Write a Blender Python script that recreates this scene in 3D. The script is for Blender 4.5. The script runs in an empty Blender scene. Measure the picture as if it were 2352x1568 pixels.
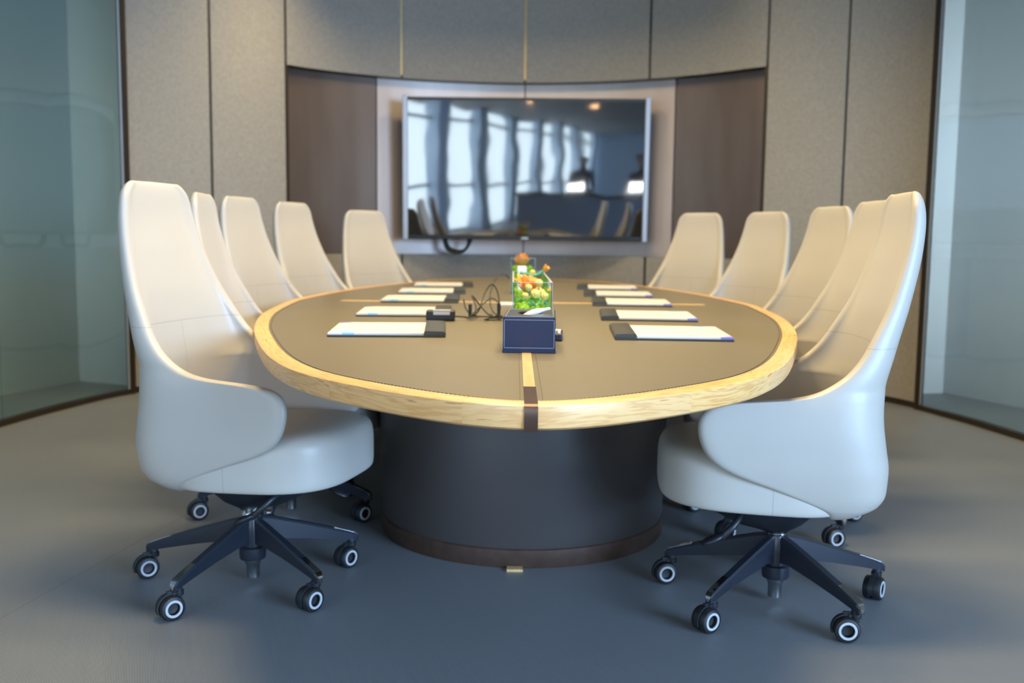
import bpy, bmesh, math, random
import numpy as np
from mathutils import Matrix, Vector
PI = math.pi
R = math.radians
S = bpy.context.scene
C = S.collection
rng = random.Random(7)

# ------------------------------------------------------------------ camera
CAM_H, FPX = 1.0008, 2250.0
cam_d = bpy.data.cameras.new('camera')
cam = bpy.data.objects.new('camera', cam_d); C.objects.link(cam)
cam_d.sensor_width = 36.0
cam_d.lens = FPX / 2352 * 36.0
cam_d.clip_start = 0.05
cam.matrix_world = Matrix.Translation((0, 0, CAM_H)) @ Matrix.Rotation(PI/2 - 0.1064, 4, 'X') @ Matrix.Rotation(0.0113, 4, 'Z')
cam_d.dof.use_dof = True
cam_d.dof.focus_distance = 2.05
cam_d.dof.aperture_fstop = 3.4
S.camera = cam

# ------------------------------------------------------------------ colour, world, lights
S.view_settings.view_transform = 'Standard'
S.view_settings.look = 'None'
S.view_settings.exposure = 0.0
S.view_settings.gamma = 1.0
S.view_settings.use_curve_mapping = False
S.cycles.max_bounces = 10
S.cycles.transparent_max_bounces = 24
S.cycles.sample_clamp_indirect = 6.0
world = bpy.data.worlds.new('world'); S.world = world
world.use_nodes = True
wb = world.node_tree.nodes['Background']
wb.inputs[0].default_value = (0.62, 0.78, 1.0, 1); wb.inputs[1].default_value = 0.10

def area(name, loc, target, sx, sy, power, col, shape='RECTANGLE', spread=180):
    l = bpy.data.lights.new(name, 'AREA'); l.shape = shape; l.size = sx; l.size_y = sy
    l.energy = power; l.color = col; l.spread = R(spread)
    o = bpy.data.objects.new(name, l); C.objects.link(o); o.location = loc
    d = Vector(target) - Vector(loc)
    o.rotation_euler = d.to_track_quat('-Z', 'Y').to_euler()
    return o
WARM = (1.0, 0.77, 0.42)
COOL = (0.42, 0.65, 1.0)
WIN_STRENGTH = 5.8
for y, pw in ((2.5, 27), (3.2, 15), (4.0, 8), (5.0, 12), (6.0, 19)):   # warm recessed ceiling lamps over the table
    for x in (-0.35, 0.45):
        area('ceiling_lamp', (x, y, 2.93), (x*0.9, y, 0), 0.50, 0.50, pw, WARM, 'DISK', 150)
for sx in (-1, 1):                                  # warm fill lamps added to brighten the side walls
    for y in (4.6, 6.2):
        area('wall_washer', (sx*1.2, y, 2.93), (sx*2.5, y+0.9, 1.0), 0.2, 0.2, 6 if sx < 0 else 1, WARM, 'DISK', 95)
for x, y in ((-1.6, -4.6), (-0.4, -4.8), (0.6, -5.2), (1.7, -5.6), (0.1, -8.0), (1.6, -8.6)):   # office downlights
    area('office_lamp', (x, y, 2.93), (x, y, 0), 0.14, 0.14, 6, (1.0, 0.55, 0.25), 'DISK')
area('window_light', (-5.2, -3.0, 1.7), (-0.3, 2.6, 0.8), 2.4, 2.4, 75, COOL)  # weak cool fill added for the near left chair's side
area('window_light', (5.5, -3.2, 1.8), (0.0, 3.4, 0.8), 4.0, 2.4, 1080, COOL)   # cool fill added behind right, clear of the screen's reflection

# ------------------------------------------------------------------ material helpers
def srgb(r, g, b):
    f = lambda c: (c/255/12.92 if c/255 <= 0.04045 else ((c/255+0.055)/1.055)**2.4)
    return (f(r), f(g), f(b), 1)
class NT:
    def __init__(s, name):
        s.m = bpy.data.materials.new(name); s.m.use_nodes = True
        s.t = s.m.node_tree; s.n = s.t.nodes; s.b = s.n['Principled BSDF']; s.out = s.n['Material Output']
    def node(s, typ, **kw):
        n = s.n.new(typ)
        for k, v in kw.items():
            if k.startswith('i_'):
                key = k[2:]; key = int(key) if key.isdigit() else key.replace('_', ' ')
                n.inputs[key].default_value = v
            else: setattr(n, k, v)
        return n
    def link(s, a, b): s.t.links.new(a, b)
    def set(s, **kw):
        for k, v in kw.items(): s.b.inputs[k.replace('_', ' ')].default_value = v
    def math(s, op, a, b=None, c=None):
        n = s.n.new('ShaderNodeMath'); n.operation = op
        for i, v in enumerate((a, b, c)):
            if v is None: continue
            if isinstance(v, (int, float)): n.inputs[i].default_value = v
            else: s.link(v, n.inputs[i])
        return n.outputs[0]
    def coords(s, kind='Object', scale=(1,1,1), rot=(0,0,0)):
        tc = s.n.new('ShaderNodeTexCoord'); mp = s.n.new('ShaderNodeMapping')
        mp.inputs['Scale'].default_value = scale; mp.inputs['Rotation'].default_value = rot
        s.link(tc.outputs[kind], mp.inputs[0]); return mp.outputs[0]
    def noise(s, vec, scale, detail=3, rough=0.5):
        n = s.node('ShaderNodeTexNoise'); n.inputs['Scale'].default_value = scale
        n.inputs['Detail'].default_value = detail; n.inputs['Roughness'].default_value = rough
        s.link(vec, n.inputs['Vector']); return n.outputs[0]
    def ramp(s, fac, stops):
        n = s.n.new('ShaderNodeValToRGB'); e = n.color_ramp.elements
        while len(e) < len(stops): e.new(0.5)
        for el, (p, c) in zip(e, stops): el.position = p; el.color = c
        s.link(fac, n.inputs[0]); return n.outputs[0]
    def mix(s, fac, a, b, mode='MIX'):
        n = s.n.new('ShaderNodeMix'); n.data_type = 'RGBA'; n.blend_type = mode
        for i, v in ((0, fac), (6, a), (7, b)):
            if isinstance(v, (int, float)): n.inputs[i].default_value = v
            elif isinstance(v, tuple): n.inputs[i].default_value = v
            else: s.link(v, n.inputs[i])
        return n.outputs[2]
    def bump(s, h, strength=0.2, dist=0.001):
        n = s.n.new('ShaderNodeBump'); n.inputs['Strength'].default_value = strength
        n.inputs['Distance'].default_value = dist; s.link(h, n.inputs['Height'])
        s.link(n.outputs[0], s.b.inputs['Normal']); return n
    def color(s, c): s.link(c, s.b.inputs['Base Color'])

def simple(name, col, rough=0.5, metal=0.0, spec=0.5, noise=0.0, nscale=200, bump=0.0):
    m = NT(name); m.set(Base_Color=col, Roughness=rough, Metallic=metal, Specular_IOR_Level=spec)
    if noise or bump:
        v = m.coords(); n = m.noise(v, nscale)
        if noise:
            d = tuple(c*(1-noise) for c in col[:3]) + (1,); l = tuple(min(1, c*(1+noise)) for c in col[:3]) + (1,)
            m.color(m.ramp(n, [(0.3, d), (0.7, l)]))
        if bump: m.bump(n, bump, 0.0005)
    return m.m

def leather(name, seams_axis):
    """cream leather with fine grain and stitched seams; seams_axis: [(axis, value, lo_axis, lo, hi)]"""
    m = NT(name); v = m.coords()
    col = (0.73, 0.695, 0.61, 1)
    m.set(Roughness=0.40, Specular_IOR_Level=0.45)
    big = m.noise(v, 6, 2); fine = m.noise(v, 420, 2)
    base = m.mix(big, (0.445, 0.415, 0.362, 1), (0.475, 0.445, 0.39, 1))
    sep = m.n.new('ShaderNodeSeparateXYZ'); tc = m.n.new('ShaderNodeTexCoord'); m.link(tc.outputs['Object'], sep.inputs[0])
    tot = None
    for ax, val, ax2, lo, hi in seams_axis:
        d = m.math('ABSOLUTE', m.math('SUBTRACT', sep.outputs[ax], val))
        k = m.math('LESS_THAN', d, 0.0016)
        k = m.math('MULTIPLY', k, m.math('GREATER_THAN', sep.outputs[ax2], lo))
        k = m.math('MULTIPLY', k, m.math('LESS_THAN', sep.outputs[ax2], hi))
        tot = k if tot is None else m.math('MAXIMUM', tot, k)
    h = m.math('MULTIPLY', fine, 0.35)
    if tot is not None:
        m.color(m.mix(m.math('MULTIPLY', tot, 0.38), base, (0.26, 0.235, 0.19, 1)))
        h = m.math('SUBTRACT', h, tot)
    else: m.color(base)
    m.bump(h, 0.25, 0.0012)
    return m.m

M = {}
M['shell'] = leather('cream_leather_shell', [(2, 0.795, 0, -1, 1), (1, 0.0, 2, 0.55, 0.795)])
M['seat'] = leather('cream_leather_seat', [(0, 0.055, 2, 0, 0.5)])
M['plastic'] = simple('black_plastic', (0.012, 0.014, 0.018, 1), 0.45)
M['arm'] = simple('black_lacquered_aluminium', (0.016, 0.020, 0.030, 1), 0.32, 0.0, 0.6)
M['chrome'] = simple('dark_polished_chrome', (0.55, 0.55, 0.56, 1), 0.10, 1.0)
M['steel'] = simple('satin_steel', (0.42, 0.43, 0.45, 1), 0.25, 1.0)
M['tyre'] = simple('caster_rubber', (0.010, 0.011, 0.013, 1), 0.5)
M['ring'] = simple('light_grey_caster_ring', (0.46, 0.48, 0.50, 1), 0.4)
M['plinth'] = simple('bronze_plinth', (0.085, 0.052, 0.038, 1), 0.42, 0.35, 0.5, 0.15, 40)
M['drum'] = simple('drum_leather', (0.060, 0.052, 0.050, 1), 0.42, 0, 0.5, 0.06, 300, 0.1)
M['bronze'] = simple('bronze_metal', (0.20, 0.13, 0.095, 1), 0.26, 0.9)
M['bronze_dark'] = simple('dark_bronze_trim', (0.05, 0.038, 0.026, 1), 0.4, 0.6)
M['brass'] = simple('brass_reveal', (0.52, 0.38, 0.18, 1), 0.4, 0.5)
M['black'] = simple('black_leatherette', (0.022, 0.024, 0.022, 1), 0.36, 0, 0.9, 0, 0, 0)
M['navy'] = simple('navy_leatherette', (0.006, 0.012, 0.042, 1), 0.42, 0, 0.5, 0.1, 500, 0.15)
M['navy_top'] = simple('navy_leatherette_top', (0.016, 0.020, 0.030, 1), 0.30, 0, 0.8, 0.1, 500, 0.1)  # greyed copy of the navy: the lid's reflected light is in the colour
M['stitch'] = simple('pale_stitching', (0.36, 0.39, 0.43, 1), 0.6)
M['dark_stitch'] = simple('brown_stitching', (0.10, 0.075, 0.045, 1), 0.6)
M['white'] = simple('white_paper', (0.72, 0.72, 0.72, 1), 0.55)
M['white_plastic'] = simple('white_plastic', (0.82, 0.82, 0.82, 1), 0.35)
M['silver'] = simple('silver_trim', (0.42, 0.46, 0.54, 1), 0.4, 0.4)
M['label'] = simple('grey_label', (0.42, 0.43, 0.47, 1), 0.45)
M['cable'] = simple('black_cable', (0.015, 0.016, 0.014, 1), 0.45)
M['ceiling'] = simple('ceiling_paint', (0.30, 0.30, 0.30, 1), 0.7)
M['column'] = simple('pale_blue_column_paint', (0.62, 0.76, 0.95, 1), 0.5)  # white paint with the windows' blue light put into its colour
M['backwall'] = simple('corridor_paint', (0.30, 0.33, 0.32, 1), 0.5)
M['counter'] = simple('slate_counter', (0.52, 0.60, 0.72, 1), 0.5)
M['officewall'] = simple('office_dark_wall', (0.10, 0.10, 0.11, 1), 0.6)

def m_wall():
    m = NT('taupe_felt_panel'); v = m.coords(); 
    n1 = m.noise(v, 45, 4, 0.6); n2 = m.noise(v, 700, 2)
    c = m.ramp(n1, [(0.3, (0.270, 0.245, 0.210, 1)), (0.7, (0.340, 0.312, 0.270, 1))])
    m.color(m.mix(m.math('MULTIPLY', n2, 0.25), c, (0.17, 0.155, 0.13, 1)))
    m.set(Roughness=0.85, Specular_IOR_Level=0.2); m.bump(n1, 0.5, 0.004); return m.m
M['wall'] = m_wall()
def m_recess(name, a, b, met):
    m = NT(name); v = m.coords(scale=(1, 1, 0.15)); 
    n1 = m.noise(v, 6, 3); n2 = m.noise(v, 260, 2)
    m.color(m.ramp(n1, [(0.3, a), (0.7, b)]))
    m.set(Metallic=met, Specular_IOR_Level=0.5)
    m.link(m.math('ADD', m.math('MULTIPLY', n2, 0.12), 0.36), m.b.inputs['Roughness']); return m.m
M['recess'] = m_recess('dark_bronze_panel', (0.150, 0.112, 0.092, 1), (0.185, 0.142, 0.118, 1), 0.75)
M['recess_mid'] = m_recess('pale_bronze_panel', (0.50, 0.41, 0.36, 1), (0.56, 0.47, 0.42, 1), 0.5)
def m_floor():
    m = NT('woven_vinyl_floor'); ang = R(-20.7)
    tc = m.n.new('ShaderNodeTexCoord'); mp = m.n.new('ShaderNodeMapping')
    mp.inputs['Rotation'].default_value = (0, 0, ang)      # ribs run 20.7 deg left of straight ahead
    m.link(tc.outputs['Object'], mp.inputs[0])
    sep = m.n.new('ShaderNodeSeparateXYZ'); m.link(mp.outputs[0], sep.inputs[0])
    px, py = sep.outputs[0], sep.outputs[1]
    rib = m.math('SINE', m.math('MULTIPLY', px, 2*PI/0.0034))
    cross = m.math('SINE', m.math('MULTIPLY', m.math('ADD', py, m.math('MULTIPLY', px, 0.35)), 2*PI/0.0030))
    h = m.math('ADD', m.math('MULTIPLY', rib, 0.5), m.math('MULTIPLY', cross, 0.22))
    f = m.math('ADD', m.math('MULTIPLY', h, 0.5), 0.5)
    strk = m.n.new('ShaderNodeMapping'); strk.inputs['Scale'].default_value = (1, 0.03, 1); m.link(mp.outputs[0], strk.inputs[0])
    n1 = m.noise(strk.outputs[0], 90, 3); n2 = m.noise(mp.outputs[0], 3, 2)
    c = m.mix(f, (0.112, 0.124, 0.136, 1), (0.320, 0.345, 0.362, 1))
    c = m.mix(m.math('MULTIPLY', n1, 0.35), c, (0.140, 0.148, 0.170, 1))
    c = m.mix(m.math('MULTIPLY', n2, 0.15), c, (0.13, 0.13, 0.13, 1))
    # a sheet seam
    so = m.n.new('ShaderNodeSeparateXYZ'); m.link(tc.outputs['Object'], so.inputs[0])
    sd = m.math('ADD', m.math('MULTIPLY', so.outputs[0], math.cos(R(9.7))), m.math('MULTIPLY', so.outputs[1], -math.sin(R(9.7))))
    d = m.math('ABSOLUTE', m.math('SUBTRACT', sd, SEAM_C))
    c = m.mix(m.math('MULTIPLY', m.math('LESS_THAN', d, 0.0028), 0.35), c, (0.07, 0.07, 0.07, 1))
    m.color(c); m.set(Roughness=0.42, Specular_IOR_Level=0.5)
    m.bump(h, 0.35, 0.0012); return m.m
SEAM_C = -1.322*math.cos(R(9.7)) - 2.453*math.sin(R(9.7))
M['floor'] = m_floor()
def m_wood():
    m = NT('ash_wood_edge'); tc = m.n.new('ShaderNodeTexCoord')
    sep = m.n.new('ShaderNodeSeparateXYZ'); m.link(tc.outputs['UV'], sep.inputs[0])
    blk = m.math('FLOOR', m.math('DIVIDE', sep.outputs[0], 0.37))
    wn = m.n.new('ShaderNodeTexWhiteNoise'); wn.noise_dimensions = '1D'; m.link(blk, wn.inputs['W'])
    rnd = wn.outputs[0]
    cmb = m.n.new('ShaderNodeCombineXYZ')
    m.link(m.math('MULTIPLY', sep.outputs[0], 2.2), cmb.inputs[0])
    m.link(m.math('ADD', m.math('MULTIPLY', sep.outputs[1], 30.0), m.math('MULTIPLY', m.math('SINE', m.math('MULTIPLY', sep.outputs[0], 9.0)), 0.25)), cmb.inputs[1])
    m.link(m.math('MULTIPLY', rnd, 37.0), cmb.inputs[2])
    g = m.noise(cmb.outputs[0], 2.4, 4, 0.55)
    w = m.math('SINE', m.math('MULTIPLY', g, 34.0))
    c = m.ramp(m.math('ADD', m.math('MULTIPLY', w, 0.5), 0.5), [(0.0, (0.72, 0.355, 0.105, 1)), (0.5, (0.84, 0.475, 0.155, 1)), (1.0, (0.87, 0.525, 0.20, 1))])
    c = m.mix(m.math('MULTIPLY', rnd, 0.45), c, (0.74, 0.47, 0.27, 1))
    c = m.mix(m.math('MULTIPLY', m.math('GREATER_THAN', g, 0.66), 0.6), c, (0.48, 0.20, 0.06, 1))
    m.color(c); m.set(Roughness=0.36, Specular_IOR_Level=0.5); return m.m
M['wood'] = m_wood()
def m_inlay():
    m = NT('ash_inlay'); v = m.coords(scale=(60, 4, 1)); n = m.noise(v, 2, 3)
    m.color(m.ramp(n, [(0.3, (0.58, 0.37, 0.15, 1)), (0.7, (0.70, 0.48, 0.23, 1))])); m.set(Roughness=0.38); return m.m
M['inlay'] = m_inlay()
def m_top():
    m = NT('olive_brown_table_leather'); v = m.coords(scale=(1, 14, 1)); v2 = m.coords()
    n1 = m.noise(v, 14, 4, 0.6); n2 = m.noise(v2, 900, 2); n3 = m.noise(v2, 2.5, 3)
    c = m.ramp(n1, [(0.3, (0.135, 0.115, 0.074, 1)), (0.7, (0.160, 0.137, 0.090, 1))])
    c = m.mix(m.math('MULTIPLY', n3, 0.25), c, (0.21, 0.18, 0.13, 1))
    m.color(c); m.set(Specular_IOR_Level=0.5)
    m.link(m.math('ADD', m.math('MULTIPLY', n1, 0.10), 0.36), m.b.inputs['Roughness'])
    m.bump(n2, 0.12, 0.0006); return m.m
M['top'] = m_top()
def m_screen():
    m = NT('black_glossy_screen'); v = m.coords()
    m.set(Base_Color=(0.006, 0.007, 0.009, 1), Roughness=0.035, Specular_IOR_Level=0.5, IOR=2.5)
    m.bump(m.noise(v, 3.2, 1), 0.10, 0.010); return m.m
M['screen'] = m_screen()
def m_glass(name, tint, ior=1.5):
    m = NT(name); m.n.remove(m.b)
    fr = m.node('ShaderNodeFresnel'); geo = m.node('ShaderNodeNewGeometry')      # same reflectance on both faces of a thin pane
    m.link(m.math('ADD', m.math('MULTIPLY', geo.outputs['Backfacing'], 1/ior - ior), ior), fr.inputs[0])
    tr = m.node('ShaderNodeBsdfTransparent'); tr.inputs[0].default_value = tint
    gl = m.node('ShaderNodeBsdfGlossy'); gl.inputs['Roughness'].default_value = 0.02
    mx = m.node('ShaderNodeMixShader'); m.link(fr.outputs[0], mx.inputs[0]); m.link(tr.outputs[0], mx.inputs[1]); m.link(gl.outputs[0], mx.inputs[2])
    m.link(mx.outputs[0], m.out.inputs[0]); return m.m
M['glass'] = m_glass('tinted_partition_glass', (0.80, 0.87, 0.87, 1), 1.6)
M['vase_glass'] = m_glass('clear_vase_glass', (0.93, 0.97, 0.97, 1), 1.45)
def m_glow(name, col, s):
    m = NT(name); m.set(Base_Color=(0.02, 0.02, 0.02, 1)); m.b.inputs['Emission Color'].default_value = col
    m.b.inputs['Emission Strength'].default_value = s; return m.m
M['window'] = m_glow('bright_window', (0.70, 0.87, 1.0, 1), WIN_STRENGTH)
M['lit_panel'] = m_glow('lit_screen', (0.95, 0.98, 1.0, 1), 18.0)
M['moss'] = simple('green_moss', (0.17, 0.34, 0.015, 1), 0.8, 0, 0.3, 0.6, 90, 0.6)
M['moss_dark'] = simple('dark_green_moss', (0.07, 0.22, 0.015, 1), 0.8, 0, 0.3, 0.6, 90, 0.6)
M['petal'] = simple('orange_petal', (1.0, 0.42, 0.09, 1), 0.5, 0, 0.3, 0.25, 30)
M['yellow'] = simple('yellow_flower_ball', (0.80, 0.56, 0.16, 1), 0.8, 0, 0.3, 0.35, 150, 0.8)
M['leaf'] = simple('blue_green_leaf', (0.10, 0.30, 0.17, 1), 0.6, 0, 0.3, 0.3, 30)
M['skin'] = simple('skin', (0.35, 0.21, 0.15, 1), 0.5)
M['cloth'] = simple('dark_clothing', (0.012, 0.014, 0.02, 1), 0.8)
M['hair'] = simple('black_hair', (0.008, 0.007, 0.007, 1), 0.5)
def m_paper():
    m = NT('notepad_paper'); tc = m.n.new('ShaderNodeTexCoord'); sep = m.n.new('ShaderNodeSeparateXYZ'); m.link(tc.outputs['Object'], sep.inputs[0])
    x, y = sep.outputs[0], sep.outputs[1]
    # printed corner marks at the outer end: pale blue swoosh and violet tip
    r1 = m.math('SQRT', m.math('ADD', m.math('POWER', m.math('ADD', x, 0.172), 2.0), m.math('POWER', m.math('ADD', y, 0.180), 2.0)))
    k1 = m.math('LESS_THAN', m.math('ABSOLUTE', m.math('SUBTRACT', r1, 0.064)), 0.017)
    r2 = m.math('ADD', m.math('ABSOLUTE', m.math('ADD', x, 0.160)), m.math('ABSOLUTE', m.math('SUBTRACT', y, 0.170)))
    k2 = m.math('LESS_THAN', r2, 0.034)
    c = m.mix(k1, (0.62, 0.62, 0.61, 1), (0.25, 0.52, 0.74, 1)); c = m.mix(k2, c, (0.20, 0.20, 0.62, 1))
    m.color(c); m.set(Roughness=0.55); return m.m
M['paper'] = m_paper()

# ------------------------------------------------------------------ mesh helpers
class MB:
    def __init__(s): s.v = []; s.f = []; s.uv = {}
    def add(s, vs, fs):
        o = len(s.v); s.v += [tuple(p) for p in vs]; s.f += [tuple(i+o for i in f) for f in fs]; return s
    def box(s, c, d, rz=0, M4=None):
        x, y, z = d[0]/2, d[1]/2, d[2]/2; vs = []
        for k in range(8):
            p = Vector(((1 if k & 1 else -1)*x, (1 if k & 2 else -1)*y, (1 if k & 4 else -1)*z))
            if rz: p = Matrix.Rotation(rz, 3, 'Z') @ p
            if M4 is not None: p = M4 @ p
            vs.append(p + Vector(c))
        return s.add(vs, [(0,2,3,1),(4,5,7,6),(0,1,5,4),(2,6,7,3),(0,4,6,2),(1,3,7,5)])
    def lathe(s, prof, n=32, c=(0,0,0), cap=True, axis=None):
        vs = []; Q = None
        if axis is not None: Q = Vector((0,0,1)).rotation_difference(Vector(axis)).to_matrix()
        for r, z in prof:
            for k in range(n):
                a = 2*PI*k/n; p = Vector((r*math.cos(a), r*math.sin(a), z))
                if Q is not None: p = Q @ p
                vs.append(p + Vector(c))
        fs = []
        for i in range(len(prof)-1):
            for k in range(n):
                a, b = i*n+k, i*n+(k+1) % n; fs.append((a, b, b+n, a+n))
        if cap:
            fs.append(tuple(range(n-1, -1, -1))); o = (len(prof)-1)*n; fs.append(tuple(range(o, o+n)))
        return s.add(vs, fs)
    def tube(s, pts, r, n=8, rads=None):
        pts = [Vector(p) for p in pts]; vs = []; prev = None
        for i, p in enumerate(pts):
            t = (pts[min(i+1, len(pts)-1)] - pts[max(i-1, 0)]).normalized()
            if prev is None:
                prev = t.orthogonal().normalized()
            prev = (prev - t*prev.dot(t)).normalized(); b = t.cross(prev); rr = rads[i] if rads else r
            for k in range(n):
                a = 2*PI*k/n; vs.append(p + rr*(math.cos(a)*prev + math.sin(a)*b))
        fs = [(i*n+k, i*n+(k+1) % n, (i+1)*n+(k+1) % n, (i+1)*n+k) for i in range(len(pts)-1) for k in range(n)]
        fs.append(tuple(range(n-1, -1, -1))); o = (len(pts)-1)*n; fs.append(tuple(range(o, o+n)))
        return s.add(vs, fs)
    def loft(s, rings, caps=(True, True)):
        n = len(rings[0]); vs = [p for r in rings for p in r]
        fs = [(i*n+k, i*n+(k+1) % n, (i+1)*n+(k+1) % n, (i+1)*n+k) for i in range(len(rings)-1) for k in range(n)]
        if caps[0]: fs.append(tuple(range(n-1, -1, -1)))
        if caps[1]: o = (len(rings)-1)*n; fs.append(tuple(range(o, o+n)))
        return s.add(vs, fs)
    def mesh(s, name, mat, smooth=None):
        me = bpy.data.meshes.new(name); me.from_pydata(s.v, [], s.f); me.update()
        bm = bmesh.new(); bm.from_mesh(me); bmesh.ops.recalc_face_normals(bm, faces=bm.faces); bm.to_mesh(me); bm.free()
        me.materials.append(mat)
        if smooth is not None:
            me.shade_smooth() if hasattr(me, 'shade_smooth') else None
            if smooth < 180:
                me.set_sharp_from_angle(angle=R(smooth))
        return me
def obj(name, me, parent=None, loc=(0,0,0), rz=0.0, rot=None):
    o = bpy.data.objects.new(name, me); C.objects.link(o); o.parent = parent
    o.location = loc; o.rotation_euler = rot if rot else (0, 0, rz); return o
def tag(o, label, cat, group=None):
    o['label'] = label; o['category'] = cat
    if group: o['group'] = group
    return o
def empty(name, loc, rz=0.0):
    o = bpy.data.objects.new(name, None); C.objects.link(o); o.empty_display_size = 0.1
    o.location = loc; o.rotation_euler = (0, 0, rz); return o
def struct(o): o['kind'] = 'structure'; return o
def bevel(o, w, seg=3):
    b = o.modifiers.new('bevel', 'BEVEL'); b.width = w; b.segments = seg; b.limit_method = 'ANGLE'; b.angle_limit = R(40); return o
def catmull(pts, per=8, closed=False):
    P = [Vector(p) for p in pts]; out = []; n = len(P)
    for i in range(n if closed else n-1):
        p0 = P[(i-1) % n] if closed or i > 0 else P[0]; p1 = P[i]; p2 = P[(i+1) % n]; p3 = P[(i+2) % n] if closed or i+2 < n else P[-1]
        for k in range(per):
            t = k/per; out.append(0.5*((2*p1) + (p2-p0)*t + (2*p0-5*p1+4*p2-p3)*t*t + (3*p1-p0-3*p2+p3)*t**3))
    if not closed: out.append(P[-1])
    return out
def pchip(xs, ys):
    xs = np.array(xs, float); ys = np.array(ys, float); h = np.diff(xs); d = np.diff(ys)/h; m = np.zeros(len(xs))
    m[0] = d[0]; m[-1] = d[-1]
    for i in range(1, len(xs)-1):
        if d[i-1]*d[i] > 0:
            w1 = 2*h[i]+h[i-1]; w2 = h[i]+2*h[i-1]; m[i] = (w1+w2)/(w1/d[i-1]+w2/d[i])
    def f(x):
        x = min(max(x, xs[0]), xs[-1]); i = min(max(int(np.searchsorted(xs, x))-1, 0), len(h)-1); t = (x-xs[i])/h[i]
        return float((1+2*t)*(1-t)**2*ys[i] + t*(1-t)**2*h[i]*m[i] + t*t*(3-2*t)*ys[i+1] + t*t*(t-1)*h[i]*m[i+1])
    return f

# ------------------------------------------------------------------ the room: an oval boardroom
RX, RY, RA, RB = -0.015, 4.314, 2.721, 3.233
CEIL = 2.95
OVAL = pchip([R(a) for a in (-30, 11.4, 21.1, 31.6, 52.2, 59.1, 68, 76.1, 90)], [0.975, 0.982, 0.996, 1.018, 0.971, 0.981, 0.990, 0.996, 1.0])
def rp(t, off=0.0):
    k = OVAL(t if t < PI/2 else PI-t)
    return (RX + (RA*k+off)*math.cos(t), RY + (RB*k+off)*math.sin(t))
def t_of_slope(k):                       # ray x = k*y from the camera position to the oval's far side
    lo, hi = 0.05, PI-0.05
    for _ in range(60):
        md = (lo+hi)/2; x, y = rp(md)
        if x - k*y > 0: lo = md
        else: hi = md
    return (lo+hi)/2
def arc_slab(mb, t0, t1, z0, z1, off0, off1, n=24):
    rings = []
    for i in range(n+1):
        t = t0 + (t1-t0)*i/n; a = rp(t, off0); b = rp(t, off1)
        rings.append([(a[0], a[1], z0), (b[0], b[1], z0), (b[0], b[1], z1), (a[0], a[1], z1)])
    return mb.loft(rings)
SE = [t_of_slope(x/7.0) for x in (-2.72, -2.13, -1.60, -0.79, 0.07, 0.94, 1.76, 2.32, 2.92)]
ZT, ZB = 2.155, 0.864
GAP = 0.0034
def panels(name, spans, z0, z1):
    mb = MB()
    for a, b in spans:
        arc_slab(mb, SE[a]-GAP, SE[b]+GAP, z0, z1, 0.0, 0.02, 20)
    return struct(obj(name, mb.mesh(name, M['wall'], 40)))
panels('wall_left', [(0, 1), (1, 2)], 0.04, CEIL)
panels('wall_right', [(6, 7), (7, 8)], 0.04, CEIL)
panels('wall_upper', [(2, 3), (3, 4), (4, 5), (5, 6)], ZT, CEIL)
panels('wall_lower', [(2, 3), (3, 4), (4, 5), (5, 6)], 0.04, ZB)
# seam reveals behind the panel gaps, upper back joint in brass
for i, (k, z0, z1) in enumerate([(1, 0, CEIL), (2, 0, CEIL), (3, ZT, CEIL), (4, ZT, CEIL), (5, ZT, CEIL), (6, 0, CEIL), (7, 0, CEIL), (3, 0, ZB), (4, 0, ZB), (5, 0, ZB)]):
    mb = MB(); arc_slab(mb, SE[k]-0.008, SE[k]+0.008, z0, z1, 0.012, 0.024, 2)
    struct(obj('trim_%d' % (i+1), mb.mesh('seam', M['brass'] if k in (3, 4) and z0 > 1 else M['bronze_dark'])))
# backing behind everything
mb = MB(); arc_slab(mb, SE[0]-0.08, SE[8]+0.08, 0, CEIL, 0.16, 0.22, 60)
struct(obj('wall_back', mb.mesh('wall_back', M['bronze_dark'], 40)))
# recess lining: top, bottom and end returns
mb = MB()
arc_slab(mb, SE[2], SE[6], ZT, ZT+0.02, 0.002, 0.16, 40); arc_slab(mb, SE[2], SE[6], ZB-0.02, ZB, 0.002, 0.16, 40)
arc_slab(mb, SE[2]+0.006, SE[2], ZB, ZT, 0.002, 0.16, 2); arc_slab(mb, SE[6], SE[6]-0.006, ZB, ZT, 0.002, 0.16, 2)
struct(obj('trim_11', mb.mesh('recess_lining', M['bronze_dark'], 40)))
# recess panels
TA, TB = t_of_slope(-0.1347), t_of_slope(0.1565)
for nm, mt, sp in (('wall_recess', 'recess', ((SE[2], TA), (TB, SE[6]))), ('wall_recess_middle', 'recess_mid', ((TA, SE[4]), (SE[4], TB)))):
    mb = MB()
    for a, b in sp: arc_slab(mb, a-0.0015, b+0.0015, ZB, ZT, 0.11, 0.135, 20)
    struct(obj(nm, mb.mesh(nm, M[mt], 40)))
mb = MB(); arc_slab(mb, SE[0], SE[8], 0.0, 0.045, 0.006, 0.03, 60)
struct(obj('baseboard_back', mb.mesh('baseboard', M['bronze_dark'], 40)))
# floor and ceiling
struct(obj('floor', MB().box((0, -8.5, -0.05), (26, 36, 0.1)).mesh('floor', M['floor'])))
OFFC = CEIL
struct(obj('ceiling', MB().box((0, -8.5, CEIL+0.05), (26, 36, 0.1)).mesh('ceiling', M['ceiling'])))

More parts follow.
